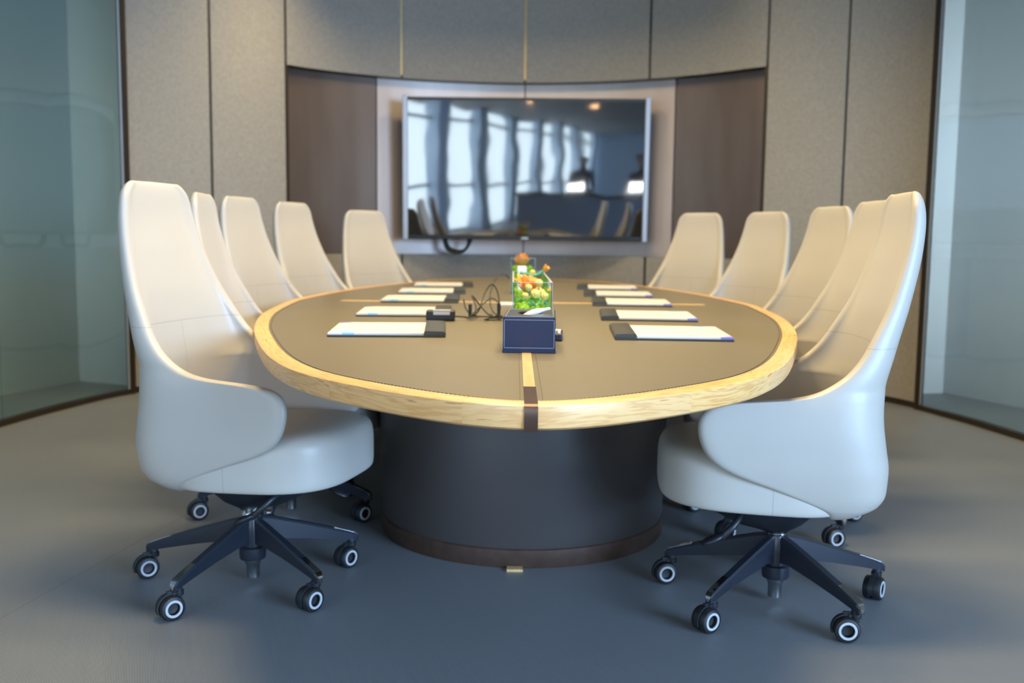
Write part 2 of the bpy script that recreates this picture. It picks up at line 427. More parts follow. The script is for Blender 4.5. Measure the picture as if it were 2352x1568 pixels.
# glass side walls
def glass_wall(n, t0, t1, joint, side):
    g = MB(); parts = [(t0, t1)] if joint is None else [(t0, joint), (joint, t1)]
    for a, b in parts:
        s = 1 if b > a else -1
        arc_slab(g, a+s*0.0012, b-s*0.0012, 0.03, CEIL-0.03, 0.0, 0.012, 40)
    w = obj('window_%d' % n, g.mesh('glass', M['glass'], 40)); struct(w)
    f = MB(); arc_slab(f, t0, t1, 0.0, 0.032, -0.014, 0.026, 48); arc_slab(f, t0, t1, CEIL-0.032, CEIL, -0.014, 0.026, 48)
    struct(obj('baseboard_%s' % side, f.mesh('channel', M['bronze_dark'], 40)))
    p = MB(); s = 1 if t1 > t0 else -1
    arc_slab(p, t0-s*0.010, t0-s*0.001, 0.0, CEIL, -0.016, 0.03, 1)
    struct(obj('trim_%d' % (19+n), p.mesh('post', M['bronze_dark'])))
    e = MB(); arc_slab(e, t0+s*0.0002, t0+s*0.0042, 0.03, CEIL-0.03, -0.004, 0.0, 1)
    struct(obj('trim_%d' % (29+n), e.mesh('edge', M['silver'])))
    return w
tL = SE[0]+0.012; tR = SE[8]-0.012
glass_wall(1, tL, R(207), R(167.6), 'left')
glass_wall(2, tR, R(-27), None, 'right')
# corridor walls beyond the glass
def poly_wall(name, pts, z0, z1, th, mat):
    mb = MB()
    for (a, b) in zip(pts[:-1], pts[1:]):
        a = Vector((*a, 0)); b = Vector((*b, 0)); d = (b-a).normalized(); nrm = Vector((-d.y, d.x, 0))*th
        mb.loft([[a+Vector((0,0,z0)), a+nrm+Vector((0,0,z0)), a+nrm+Vector((0,0,z1)), a+Vector((0,0,z1))],
                 [b+Vector((0,0,z0)), b+nrm+Vector((0,0,z0)), b+nrm+Vector((0,0,z1)), b+Vector((0,0,z1))]])
    return struct(obj(name, mb.mesh(name, mat)))
poly_wall('wall_corridor_left', [(-3.619, 0.482), (-3.426, 5.018), (-2.914, 6.543), (-2.277, 6.272)], 0, CEIL, 0.08, M['backwall'])
poly_wall('wall_corridor_right', [(2.277, 6.234), (2.876, 6.465), (3.474, 5.018), (3.667, 0.482)], 0, CEIL, 0.08, M['backwall'])
area('corridor_lamp', (-3.28, 1.4, 1.5), (-3.18, 5.8, 1.4), 0.3, 2.4, 12, (0.92, 0.97, 0.96), 'RECTANGLE', 40)  # added fill, brightens the space behind the left glass
area('corridor_lamp', (3.33, 1.4, 1.5), (3.23, 5.8, 1.4), 0.3, 2.4, 50, (0.84, 0.85, 1.0), 'RECTANGLE', 40)  # stronger, bluer fill added behind the right glass

# open office behind the camera: a raking window wall with deep columns
FX0, FY0, FDX = -2.16, -5.2, 0.25
fdir = Vector((FDX, -1, 0)).normalized(); fnrm = Vector((1, FDX, 0)).normalized()
frz = math.atan2(fdir.y, fdir.x)
k = 0
for i in range(-1, 8):
    s = i*2.97 + 0.63; c = Vector((FX0+FDX*s, FY0-s, 0))
    wlen = 2.15
    p = c - fnrm*0.35
    w = MB().box((0, 0, 0), (wlen, 0.05, 2.78))
    k += 1
    struct(obj('window_%d' % (k+2), w.mesh('window', M['window']), None, (p.x, p.y, 1.47), frz))
    q = c + fdir*1.53
    col = MB().box((0, 0, 0), (0.80, 0.30, OFFC))
    struct(obj('trim_%d' % (40+k), col.mesh('column', M['column']), None, (q.x-fnrm.x*0.26, q.y-fnrm.y*0.26, OFFC/2), frz))
    rail = MB().box((0, 0, 0), (wlen, 0.08, 0.07)).box((0, 0, 1.50), (wlen, 0.08, 0.07))
    struct(obj('trim_%d' % (60+k), rail.mesh('transom', M['officewall']), None, (p.x+fnrm.x*0.06, p.y+fnrm.y*0.06, 1.05), frz))
struct(obj('wall_office', MB().box((7.5, -8, OFFC/2), (0.1, 34, OFFC)).mesh('wall_office', M['column'])))
struct(obj('wall_rear', MB().box((3.4, -26, OFFC/2), (9, 0.1, OFFC)).mesh('wall_rear', M['column'])))
struct(obj('wall_side', MB().box((-6.5, 0, OFFC/2), (0.1, 14, OFFC)).mesh('wall_side', M['officewall'])))

# ------------------------------------------------------------------ the table
TCX, TCY, TAX, TBY, TZ = 0.045, 4.313, 1.03, 2.668, 0.714
HALF = pchip([0, 0.134, 0.259, 0.385, 0.632, 0.739, 0.866, 1.0], [0, 0.124, 0.292, 0.487, 0.752, 0.862, 0.968, 1.03])
def se_ring(A, B, N=240):
    # the measured boat-like oval, resampled evenly by length
    q = [i/1000 for i in range(1001)]
    quad = [(HALF(t)*A/1.03, -(1-t*t)*B) for t in q]
    P = quad + [(x, -y) for x, y in quad[::-1][1:]]
    P = P + [(-x, y) for x, y in P[::-1][1:]]
    L = [0]
    for a, b in zip(P[:-1], P[1:]): L.append(L[-1] + math.hypot(b[0]-a[0], b[1]-a[1]))
    xs = np.interp(np.linspace(0, L[-1], N, endpoint=False), L, [p[0] for p in P])
    ys = np.interp(np.linspace(0, L[-1], N, endpoint=False), L, [p[1] for p in P])
    # round the slight cusp
    for _ in range(int(N/30)):
        xs = 0.5*xs + 0.25*(np.roll(xs, 1) + np.roll(xs, -1)); ys = 0.5*ys + 0.25*(np.roll(ys, 1) + np.roll(ys, -1))
    return list(zip(xs, ys)), L[-1]
table = tag(empty('conference_table', (TCX, TCY, 0), R(-0.2)), 'long oval conference table, brown leather top with pale ash edge on dark drum pedestals', 'table')
NR = 320
def rim_mesh():
    prof = [(-0.044, TZ-0.002), (-0.044, TZ), (-0.006, TZ), (-0.001, TZ-0.003), (0.0, TZ-0.010), (-0.0005, TZ-0.032), (-0.004, TZ-0.042), (-0.012, TZ-0.047), (-0.08, TZ-0.047)]
    rings = []; P, L = se_ring(TAX, TBY, NR)
    nrm = []
    for i in range(NR):
        a, b = P[i-1], P[(i+1) % NR]; d = Vector((b[0]-a[0], b[1]-a[1], 0)).normalized(); nrm.append(Vector((d.y, -d.x, 0)))
    bm = bmesh.new(); uvl = bm.loops.layers.uv.new('UVMap'); V = []; acc = [0]
    for (r0, z0), (r1, z1) in zip(prof[:-1], prof[1:]): acc.append(acc[-1] + math.hypot(r1-r0, z1-z0))
    for i in range(NR):
        V.append([bm.verts.new((P[i][0]+nrm[i].x*r, P[i][1]+nrm[i].y*r, z)) for r, z in prof])
    for i in range(NR):
        j = (i+1) % NR
        for q in range(len(prof)-1):
            f = bm.faces.new((V[i][q], V[i][q+1], V[j][q+1], V[j][q])); f.smooth = True
            u0, u1 = i*L/NR, (i+1)*L/NR
            for lp, uv in zip(f.loops, ((u0, acc[q]), (u0, acc[q+1]), (u1, acc[q+1]), (u1, acc[q]))): lp[uvl].uv = uv
    bmesh.ops.recalc_face_normals(bm, faces=bm.faces)
    me = bpy.data.meshes.new('wood_rim'); bm.to_mesh(me); bm.free(); me.materials.append(M['wood']); me.set_sharp_from_angle(angle=R(35)); return me
obj('wood_rim', rim_mesh(), table)
def inset_ring(off, N=NR):
    P, _ = se_ring(TAX, TBY, N); out = []
    for i in range(N):
        a, b = P[i-1], P[(i+1) % N]; d = Vector((b[0]-a[0], b[1]-a[1])).normalized(); out.append((P[i][0]-d.y*off, P[i][1]+d.x*off))
    return out
P = inset_ring(0.0445)
mb = MB().loft([[(x, y, z) for x, y in P] for z in (TZ-0.046, TZ-0.0012)])
obj('leather_top', mb.mesh('leather_top', M['top']), table)
# stitched line just inside the ash edge, and beside the long inlay
mb = MB(); P = inset_ring(0.053, 1100)
for i in range(1100):
    a = Vector((*P[i], TZ-0.0006)); b = Vector((*P[(i+1) % 1100], TZ-0.0006)); d = b-a
    mb.box(a+d*0.5, (d.length*0.6, 0.0016, 0.0014), math.atan2(d.y, d.x))
obj('edge_stitching', mb.mesh('stitching', M['dark_stitch']), table)
mb = MB()
for sx in (-0.0205, 0.0205): mb.box((sx, 0, TZ-0.0008), (0.0012, 2*(TBY-0.06), 0.0014))
obj('groove_line', mb.mesh('groove', M['dark_stitch']), table)
obj('long_inlay', MB().box((-0.002, 0, TZ-0.0046), (0.0225, 2*(TBY-0.215), 0.0085)).mesh('inlay', M['inlay']), table)
mb = MB()
for a, b in ((-0.80, -0.0135), (0.0095, 0.80)): mb.box(((a+b)/2, 0, TZ-0.0046), (b-a, 0.062, 0.0085))
obj('cross_inlay', mb.mesh('inlay', M['inlay']), table)
TIP = max(abs(y) for x, y in se_ring(TAX, TBY, NR)[0])
def cap_mesh(s):
    mb = MB(); pr = [(0.205, TZ+0.0004), (0.03, TZ+0.0005), (0.006, TZ+0.0006), (0.0005, TZ-0.003), (-0.0012, TZ-0.010), (-0.0014, TZ-0.036), (0.003, TZ-0.0465), (0.06, TZ-0.0478)]
    rings = []
    for o, z in pr:
        y = s*(TIP-o); y2 = y - s*0.004
        rings.append([(-0.0135, y, z), (0.0105, y, z), (0.0105, y2, z-0.003), (-0.0135, y2, z-0.003)])
    return mb.loft(rings).mesh('metal_cap', M['bronze'], 30)
for s in (-1, 1): obj('metal_cap', cap_mesh(s), table)
for py in (3.376, 2*TCY-3.376):
    d = obj('pedestal', MB().lathe([(0.486, 0.058), (0.488, 0.062), (0.496, 0.40), (0.503, TZ-0.047)], 96).mesh('pedestal', M['drum'], 40), table, (0.0, py-TCY, 0))
    obj('plinth', MB().lathe([(0.489, 0.0), (0.491, 0.003), (0.491, 0.055), (0.487, 0.058)], 96).mesh('plinth', M['plinth'], 40), d)
shim = tag(obj('wooden_shim', MB().box((0, 0, 0.004), (0.048, 0.03, 0.008)).mesh('shim', M['inlay']), None, (0.016, 2.868, 0)), 'small pale wooden wedge under the front of the table plinth', 'wedge')

# ------------------------------------------------------------------ swivel chairs
b_f = pchip([0.352, 0.362, 0.38, 0.41, 0.47, 0.54, 0.62, 0.69, 0.776, 0.90, 1.05, 1.11, 1.15, 1.17, 1.182], [-0.188, -0.218, -0.242, -0.256, -0.257, -0.246, -0.236, -0.238, -0.256, -0.290, -0.320, -0.324, -0.320, -0.315, -0.309])
w_f = pchip([0.352, 0.38, 0.44, 0.50, 0.58, 0.64, 0.70, 0.76, 0.82, 0.90, 1.0, 1.1, 1.15, 1.17, 1.182], [0.205, 0.235, 0.262, 0.277, 0.284, 0.281, 0.272, 0.257, 0.240, 0.217, 0.191, 0.169, 0.157, 0.146, 0.126])
n_f = pchip([0.35, 0.60, 0.9, 1.2], [3.2, 3.2, 2.8, 2.8])
EK = [(-0.090, 0.352), (-0.085, 0.372), (-0.03, 0.400), (0.06, 0.437), (0.145, 0.468), (0.200, 0.497), (0.233, 0.535), (0.248, 0.585), (0.243, 0.622), (0.218, 0.646), (0.165, 0.657), (0.105, 0.662), (0.03, 0.668), (-0.03, 0.680), (-0.072, 0.700), (-0.110, 0.729), (-0.145, 0.771), (-0.178, 0.83), (-0.213, 0.90), (-0.247, 1.0), (-0.265, 1.08), (-0.271, 1.13), (-0.274, 1.165), (-0.278, 1.182)]
def section(w, L, n, b, m):
    Lc = min(L, 0.17)
    th = np.linspace(0, PI/2, 200); v = w*np.sin(th)**(2/n); u = b + Lc*(1-np.cos(th)**(2/n))
    if L > Lc + 1e-6:
        x = np.linspace(b+Lc, b+L, 120)[1:]; u = np.concatenate([u, x]); v = np.concatenate([v, np.full(len(x), w)])
    s = np.concatenate([[0], np.cumsum(np.hypot(np.diff(v), np.diff(u)))]); q = np.linspace(0, s[-1], m)
    v = np.interp(q, s, v); u = np.interp(q, s, u)
    return [(u[i], -v[i]) for i in range(m-1, 0, -1)] + [(u[i], v[i]) for i in range(m)]
def shell_mesh():
    D = catmull([(e, 0, z) for e, z in EK], 12)
    s = [0]
    for a, b in zip(D[:-1], D[1:]): s.append(s[-1] + (b-a).length)
    q = np.linspace(0, s[-1], 52)
    es = np.interp(q, s, [p.x for p in D]); zs = np.interp(q, s, [p.z for p in D])
    zs = np.maximum.accumulate(zs + np.arange(len(zs))*1e-5)
    m = 17; O = []; I = []
    for e, z in zip(es, zs):
        b = b_f(z); w = w_f(z); n = n_f(z); th = 0.038 + 0.018*min(1, max(0, (z-0.72)/0.16))
        O.append([(u, v, z) for u, v in section(w, e-0.006-b, n, b, m)])
        bi = min(b+th, e-0.009)
        I.append([(u, v, z) for u, v in section(w-0.035, e-0.006-bi, n - (n-2.3)*min(1, max(0, (z-0.62)/0.28)), bi, m)])
    W = 2*m-1; H = len(O); mb = MB(); vs = [p for r in O for p in r] + [p for r in I for p in r]; base = W*H; fs = []
    for i in range(H-1):
        for k in range(W-1):
            a = i*W+k; fs.append((a, a+1, a+W+1, a+W)); a += base; fs.append((a, a+W, a+W+1, a+1))
    # boundary loop, with a rounded mid strip
    per = [(0, k) for k in range(W)] + [(i, W-1) for i in range(1, H)] + [(H-1, k) for k in range(W-2, -1, -1)] + [(i, 0) for i in range(H-2, 0, -1)]
    n0 = len(vs)
    for i, k in per:
        po, pi = Vector(vs[i*W+k]), Vector(vs[base+i*W+k]); ii = 1 if i == 0 else (H-2 if i == H-1 else i); kk = 1 if k == 0 else (W-2 if k == W-1 else k)
        d = po - Vector(vs[ii*W+kk]); d = d.normalized() if d.length > 1e-6 else Vector((0, 0, 1))
        vs.append(tuple((po+pi)/2 + d*(0.011 if po.z < 0.72 else 0.007)))
    for j in range(len(per)):
        j2 = (j+1) % len(per); a = per[j][0]*W+per[j][1]; b = per[j2][0]*W+per[j2][1]
        fs.append((a, n0+j, n0+j2, b)); fs.append((n0+j, a+base, b+base, n0+j2))
    return mb.add(vs, fs).mesh('shell', M['shell'], 180)
def seat_mesh():
    lv = [(0.366, 0.060), (0.362, 0.014), (0.366, 0.004), (0.378, 0.0), (0.41, 0.0), (0.452, 0.0), (0.478, 0.004), (0.496, 0.020), (0.506, 0.055), (0.512, 0.12), (0.514, 0.19)]
    rings = []; N = 56
    for z, ins in lv:
        ring = []
        for k in range(N):
            a = 2*PI*k/N; c, s = math.cos(a), math.sin(a); n = 3.4
            A, B = 0.247-ins, 0.250-ins*0.95
            x = 0.085 + math.copysign(abs(c)**(2/n), c)*A; y = math.copysign(abs(s)**(2/n), s)*B
            y *= 1.0 - 0.10*max(0, (x-0.1)/0.27)**2
            zz = z + (0.035*x if z < 0.45 else 0.055*x + 0.008) - (0.018*max(0, (x-0.27)/0.1)**2 if z > 0.45 else 0)
            ring.append((x, y, zz))
        rings.append(ring)
    return MB().loft(rings).mesh('seat', M['seat'], 180)
def pan_mesh():
    rings = []
    for z, x0, x1, w in [(0.388, -0.115, 0.225, 0.160), (0.355, -0.11, 0.215, 0.155), (0.325, -0.09, 0.185, 0.135), (0.295, -0.065, 0.13, 0.10), (0.270, -0.035, 0.055, 0.05), (0.258, -0.028, 0.032, 0.03)]:
        rings.append([((x0+x1)/2 + math.copysign(abs(math.cos(2*PI*k/32))**0.7, math.cos(2*PI*k/32))*(x1-x0)/2, math.copysign(abs(math.sin(2*PI*k/32))**0.7, math.sin(2*PI*k/32))*w, z) for k in range(32)])
    mb = MB().loft(rings); mb.box((0.03, 0, 0.385), (0.30, 0.16, 0.03)); return mb.mesh('tilt_mechanism', M['plastic'], 40)
def lever_mesh():
    mb = MB().tube(catmull([(0.15, -0.08, 0.345), (0.145, -0.14, 0.338), (0.125, -0.168, 0.315), (0.095, -0.172, 0.286)], 6), 0.009, 10, None)
    rings = []
    for t, w, h in ((0, 0.010, 0.009), (0.012, 0.020, 0.012), (0.035, 0.024, 0.012), (0.055, 0.018, 0.009), (0.062, 0.006, 0.004)):
        c = Vector((0.100-0.92*t, -0.172, 0.290-0.36*t))
        rings.append([c + Vector((math.cos(a)*h*0.4, math.sin(a)*w, math.cos(a)*h)) for a in [2*PI*k/14 for k in range(14)]])
    return mb.loft(rings).mesh('lever', M['plastic'], 60)
def leg_mesh():
    rings = []
    for r, zt, zb, wt, wb in [(0.012, 0.232, 0.152, 0.024, 0.020), (0.06, 0.221, 0.157, 0.025, 0.021), (0.16, 0.190, 0.143, 0.026, 0.020), (0.25, 0.160, 0.127, 0.0265, 0.020), (0.295, 0.1445, 0.118, 0.027, 0.021), (0.312, 0.138, 0.113, 0.0262, 0.022), (0.320, 0.130, 0.110, 0.018, 0.016)]:
        rings.append([(r, -wb/2, zb), (r, wb/2, zb), (r, wt/2, zt-0.006), (r, wt/2-0.004, zt), (r, -wt/2+0.004, zt), (r, -wt/2, zt-0.006)])
    mb = MB().loft(rings); mb.lathe([(0.0115, 0.104), (0.0115, 0.128)], 18, (0.300, 0, 0)); return mb.mesh('base_leg', M['arm'], 30)
def leg_tip_mesh():
    rings = []
    for r, z, w in [(0.245, 0.1632, 0.018), (0.285, 0.1492, 0.0195), (0.304, 0.1424, 0.020), (0.3135, 0.1372, 0.020), (0.3205, 0.130, 0.0165), (0.3222, 0.121, 0.011), (0.3215, 0.113, 0.004)]:
        t = 0.0014 if r < 0.31 else 0.0
        rings.append([(r, -w/2, z), (r, w/2, z), (r-0.004, w/2, z-0.003), (r-0.004, -w/2, z-0.003)])
    return MB().loft(rings).mesh('polished_tip', M['chrome'], 40)
def hub_mesh():
    return MB().lathe([(0.024, 0.104), (0.036, 0.106), (0.0375, 0.112), (0.0375, 0.140), (0.029, 0.144), (0.031, 0.185), (0.030, 0.226), (0.027, 0.231)], 32).mesh('hub', M['arm'], 40)
def collar_mesh(): return MB().lathe([(0.030, 0.230), (0.0315, 0.233), (0.0315, 0.241), (0.028, 0.246), (0.022, 0.262)], 32).mesh('chrome_collar', M['chrome'], 40)
def gas_mesh(): return MB().lathe([(0.013, 0.048), (0.0185, 0.050), (0.0190, 0.056), (0.0192, 0.088), (0.0225, 0.092), (0.0240, 0.106)], 28).mesh('gas_column', M['steel'], 40)
CR = 0.0325                                   # caster, local axis along +x, stem at origin
def wheel_mesh():
    mb = MB(); p = [(0.0125, 0.0), (CR-0.003, 0.0), (CR, 0.004), (CR, 0.0165), (CR-0.0025, 0.0205), (0.0250, 0.0218), (0.0245, 0.0200), (0.0160, 0.0200), (0.0150, 0.010), (0.006, 0.009)]
    return mb.lathe(p, 40, (0, 0, 0), True, (1, 0, 0)).mesh('wheel', M['tyre'], 35)
def ring_mesh(): return MB().lathe([(0.0166, 0.0196), (0.0166, 0.0220), (0.0172, 0.0230), (0.0222, 0.0230), (0.0232, 0.0220), (0.0232, 0.0196)], 40, (0, 0, 0), False, (1, 0, 0)).mesh('wheel_ring', M['ring'], 35)
def fork_mesh():
    mb = MB().lathe([(0.0135, 0.060), (0.0145, 0.063), (0.0145, 0.072), (0.0125, 0.074)], 24)
    rings = []
    for a0 in np.linspace(-20, 150, 14):
        a = R(a0); rr = [CR+0.0015, CR+0.0055]
        rings.append([(sx*0.0065, 0.022+r*math.cos(a), CR+r*math.sin(a)) for sx, r in ((-1, rr[0]), (1, rr[0]), (1, rr[1]), (-1, rr[1]))])
    mb.loft(rings); mb.box((0, 0.020, 0.050), (0.008, 0.022, 0.050)); mb.box((0, 0.008, 0.064), (0.018, 0.02, 0.014))
    mb.lathe([(0.027, -0.004), (0.027, 0.004)], 28, (0, 0.022, CR), True, (1, 0, 0))
    mb.v = [(p[0], -p[1], p[2]) for p in mb.v]
    return mb.mesh('caster_fork', M['plastic'], 40)
CH = dict(shell=shell_mesh(), seat=seat_mesh(), pan=pan_mesh(), lever=lever_mesh(), leg=leg_mesh(), tip=leg_tip_mesh(), hub=hub_mesh(), collar=collar_mesh(), gas=gas_mesh(), wheel=wheel_mesh(), ring=ring_mesh(), fork=fork_mesh())
def chair(x, y, facing, phase, casters, label, dz=0.0):
    """facing, phase and the caster axis directions are world angles in degrees"""
    r = tag(empty('swivel_chair', (x, y, 0), R(facing)), label, 'chair', 'cream leather chairs round the table')
    dz -= 0.036
    sh = obj('shell', CH['shell'], r, (0, 0, dz)); sm = sh.modifiers.new('smooth', 'SUBSURF'); sm.levels = 1; sm.render_levels = 2
    st = obj('seat', CH['seat'], r, (0, 0, dz)); sm = st.modifiers.new('smooth', 'SUBSURF'); sm.levels = 1; sm.render_levels = 2
    obj('tilt_mechanism', CH['pan'], r, (0, 0, dz)); obj('lever', CH['lever'], r, (0, 0, dz))
    lv = obj('lever', CH['lever'], r, (0.265, 0, dz), PI)
    obj('hub', CH['hub'], r, (0, 0, -0.036)); obj('chrome_collar', CH['collar'], r, (0, 0, -0.036))['label'] = 'polished chrome collar'
    obj('gas_column', CH['gas'], r, (0, 0, -0.036))
    for k in range(5):
        a = R(phase + 72*k - facing)
        lg = obj('base_leg', CH['leg'], r, (0, 0, -0.036), a)
        obj('polished_tip', CH['tip'], lg)
        f = obj('caster', CH['fork'], r, (0.300*math.cos(a), 0.300*math.sin(a), 0), R(casters[k] - facing))
        for s in (0, 1):
            w = obj('wheel', CH['wheel'], f, (0.0025 if s == 0 else -0.0025, -0.022, CR), PI*s)
            # ring in the same part level: light face of each wheel
            obj('wheel_ring', CH['ring'], f, (0.0025 if s == 0 else -0.0025, -0.022, CR), PI*s)
    return r
CHAIRS = [
 (-0.743, 2.753, -14, 173.7, (-55, -48, -36, -38, -50), 'cream high-back swivel chair at the near left, its five-wheel base in full view', -0.006),
 (-0.795, 3.47, 5, 54, (-45, -50, -55, -50, -42), 'cream chair directly behind the nearest left one, seen almost edge-on', -0.01),
 (-0.935, 4.32, -14, 180, (-60, -60, -60, -60, -60), 'third cream chair from the front along the left side of the table', 0.014),
 (-0.91, 5.15, -22, 190, (-60, -60, -60, -60, -60), 'cream chair second from the far end on the left side of the table', 0.02),
 (-0.715, 5.965, -42, 170, (-60, -60, -60, -60, -60), 'farthest cream chair on the left, its back standing left of the television', 0.004),
 (0.740, 2.643, 174, 151.8, (-80, -55, -97, -36, -60), 'cream high-back swivel chair at the near right, side shell facing the camera', -0.022),
 (0.955, 3.41, 181, 151.5, (-60, -50, -75, -70, -55), 'cream chair directly behind the nearest right one, backrest overlapped by it', -0.012),
 (1.08, 4.15, 194, 160, (-60, -60, -60, -60, -60), 'middle one of the five cream chairs along the right side', -0.005),
 (1.07, 5.00, 208, 170, (-60, -60, -60, -60, -60), 'cream chair second from the far end on the right side of the table', -0.005),
 (0.93, 5.80, 224, 180, (-60, -60, -60, -60, -60), 'farthest cream chair on the right, its back standing right of the television', 0.008),
]
for a in CHAIRS: chair(*a)

# ------------------------------------------------------------------ notepad folders
fw, fd = 0.335, 0.365
F_base = MB().box((0, 0, 0.003), (fw, fd, 0.006)).mesh('folder_base', M['black'])
F_paper = MB().box((-0.010, 0, 0.0085), (fw-0.022, fd-0.016, 0.005)).mesh('notepad', M['paper'])
mbk = MB(); rings = []
for x, z in ((0.106, 0.0112), (0.108, 0.0165), (0.114, 0.018), (0.162, 0.0165), (0.168, 0.013), (0.169, 0.0062)):
    rings.append([(x, -fd/2+0.001, 0.0062), (x, fd/2-0.001, 0.0062), (x, fd/2-0.001, z), (x, -fd/2+0.001, z)])
F_clip = mbk.loft(rings).mesh('clip_cover', M['black'], 40)
def folder(x, y, ang, label, group):
    o = obj('notepad_folder', F_base, None, (x, y, TZ+(0.0004 if abs(y-4.35) < 0.25 else -0.0008)), R(ang)); bevel(o, 0.002, 2); tag(o, label, 'folder', group)
    obj('notepad', F_paper, o); obj('clip_cover', F_clip, o)
gl, gr = 'notepad folders on the left half', 'notepad folders on the right half'
for x, y, a, lb in [(-0.370, 2.952, 4, 'black notepad folder nearest the camera on the left half of the table'),
                    (-0.398, 3.660, 3, 'black notepad folder on the left, its clip partly behind the power adapter'),
                    (-0.408, 4.400, 2, 'middle folder of the five on the left, beside the pale cross inlay'),
                    (-0.412, 5.06, 3, 'second farthest black notepad folder on the left half of the table'),
                    (-0.400, 5.72, 3, 'farthest black notepad folder on the left half, nearest the television')]: folder(x, y, a, lb, gl)
for x, y, a, lb in [(0.470, 2.940, 177, 'black notepad folder nearest the camera on the right half of the table'),
                    (0.492, 3.585, 176, 'second nearest black notepad folder on the right half of the table'),
                    (0.520, 4.315, 176, 'middle folder of the five on the right, over the pale cross inlay'),
                    (0.531, 4.97, 176, 'second farthest black notepad folder on the right half of the table'),
                    (0.538, 5.61, 176, 'farthest black notepad folder on the right half, nearest the television')]: folder(x, y, a, lb, gr)

# ------------------------------------------------------------------ tissue box
TBX = tag(empty('tissue_box', (0.0475, 2.560, TZ), R(-2.2)), 'navy leather tissue box with white stitching at the near centre of the table', 'tissue box')
bw, bd, bh = 0.131, 0.262, 0.089
def tb_body():
    N = 48; oz = []
    for k in range(N):
        a = 2*PI*k/N; c, s = math.cos(a), math.sin(a); mx = max(abs(c), abs(s)); oz.append((c/mx*bw/2, s/mx*bd/2))
    hole = [(0.031*math.cos(2*PI*k/N), 0.058*math.sin(2*PI*k/N)) for k in range(N)]
    mb = MB()
    mb.loft([[(x*1.0, y, 0.004) for x, y in oz], [(x, y, bh-0.002) for x, y in oz], [(x*0.985, y*0.99, bh) for x, y in oz]], (True, False))
    return mb.mesh('box_body', M['navy'], 30), MB().loft([[(x*0.985, y*0.99, bh) for x, y in oz], [(x*1.1, y*1.06, bh+0.0004) for x, y in hole], [(x, y, bh-0.002) for x, y in hole], [(x, y, bh-0.02) for x, y in hole], [(x*0.9, y*0.9, bh-0.05) for x, y in hole]], (False, True)).mesh('box_top', M['navy_top'], 30)
b1, b2 = tb_body()
obj('box_body', b1, TBX); obj('box_top', b2, TBX)
obj('box_base', MB().box((0, 0, 0.003), (bw+0.003, bd+0.003, 0.006)).mesh('box_base', M['navy']), TBX)
mb = MB()
def stitch_line(mb, a, b, off):
    a = Vector(a); b = Vector(b); d = b-a; n = int(d.length/0.0042)
    for i in range(n):
        c = a + d*((i+0.5)/n); dd = d.normalized()*0.0029
        mb.box(c, (abs(dd.x)+0.0009, abs(dd.y)+0.0009, abs(dd.z)+0.0009))
for z in (0.0115, bh-0.0075): stitch_line(mb, (-bw/2+0.004, -bd/2-0.0003, z), (bw/2-0.004, -bd/2-0.0003, z), 0)
for x in (-1, 1):
    stitch_line(mb, (x*(bw/2-0.0035), -bd/2-0.0003, 0.012), (x*(bw/2-0.0035), -bd/2-0.0003, bh-0.008), 0)
    stitch_line(mb, (x*(bw/2-0.006), -bd/2+0.007, bh+0.0003), (x*(bw/2-0.006), bd/2-0.007, bh+0.0003), 0)
for y in (-1, 1): stitch_line(mb, (-bw/2+0.006, y*(bd/2-0.006), bh+0.0003), (bw/2-0.006, y*(bd/2-0.006), bh+0.0003), 0)
obj('stitching', mb.mesh('stitching', M['stitch']), TBX)
# a folded tissue pulled out of the slot
rings = []
for t in np.linspace(0, 1, 14):
    c = Vector((-0.022 + 0.072*t, -0.008 + 0.012*t, bh - 0.012 + 0.036*t - 0.012*t*t)); w = 0.019*(1-0.35*t); h = 0.0035 + 0.006*math.sin(PI*min(1, t*1.1+0.1))
    rings.append([c + Vector((-0.2*math.sin(a)*w, math.sin(a)*w, math.cos(a)*h)) for a in [2*PI*k/12 for k in range(12)]])
tis = obj('tissue', MB().loft(rings).mesh('tissue', M['white'], 180), None, TBX.location, R(-2.2)); tag(tis, 'white folded tissue poking out of the navy tissue box', 'tissue')

# remote control behind the box
rem = tag(empty('remote_control', (0.121, 2.780, TZ), R(-3)), 'black remote control lying just right of the navy tissue box', 'remote control')
bevel(obj('casing', MB().box((0, 0, 0.010), (0.046, 0.135, 0.020)).mesh('casing', M['plastic']), rem), 0.004)
for j in range(6):
    for i in range(3): obj('button', MB().lathe([(0.0045, 0.0), (0.0045, 0.002), (0.0035, 0.0028)], 14).mesh('button', M['label'], 40), rem, ((i-1)*0.013, -0.054+0.0135*j, 0.0198))
obj('display_window', MB().box((0, 0.045, 0.0204), (0.036, 0.032, 0.0012)).mesh('display', M['white_plastic']), rem)['label'] = 'pale display window'

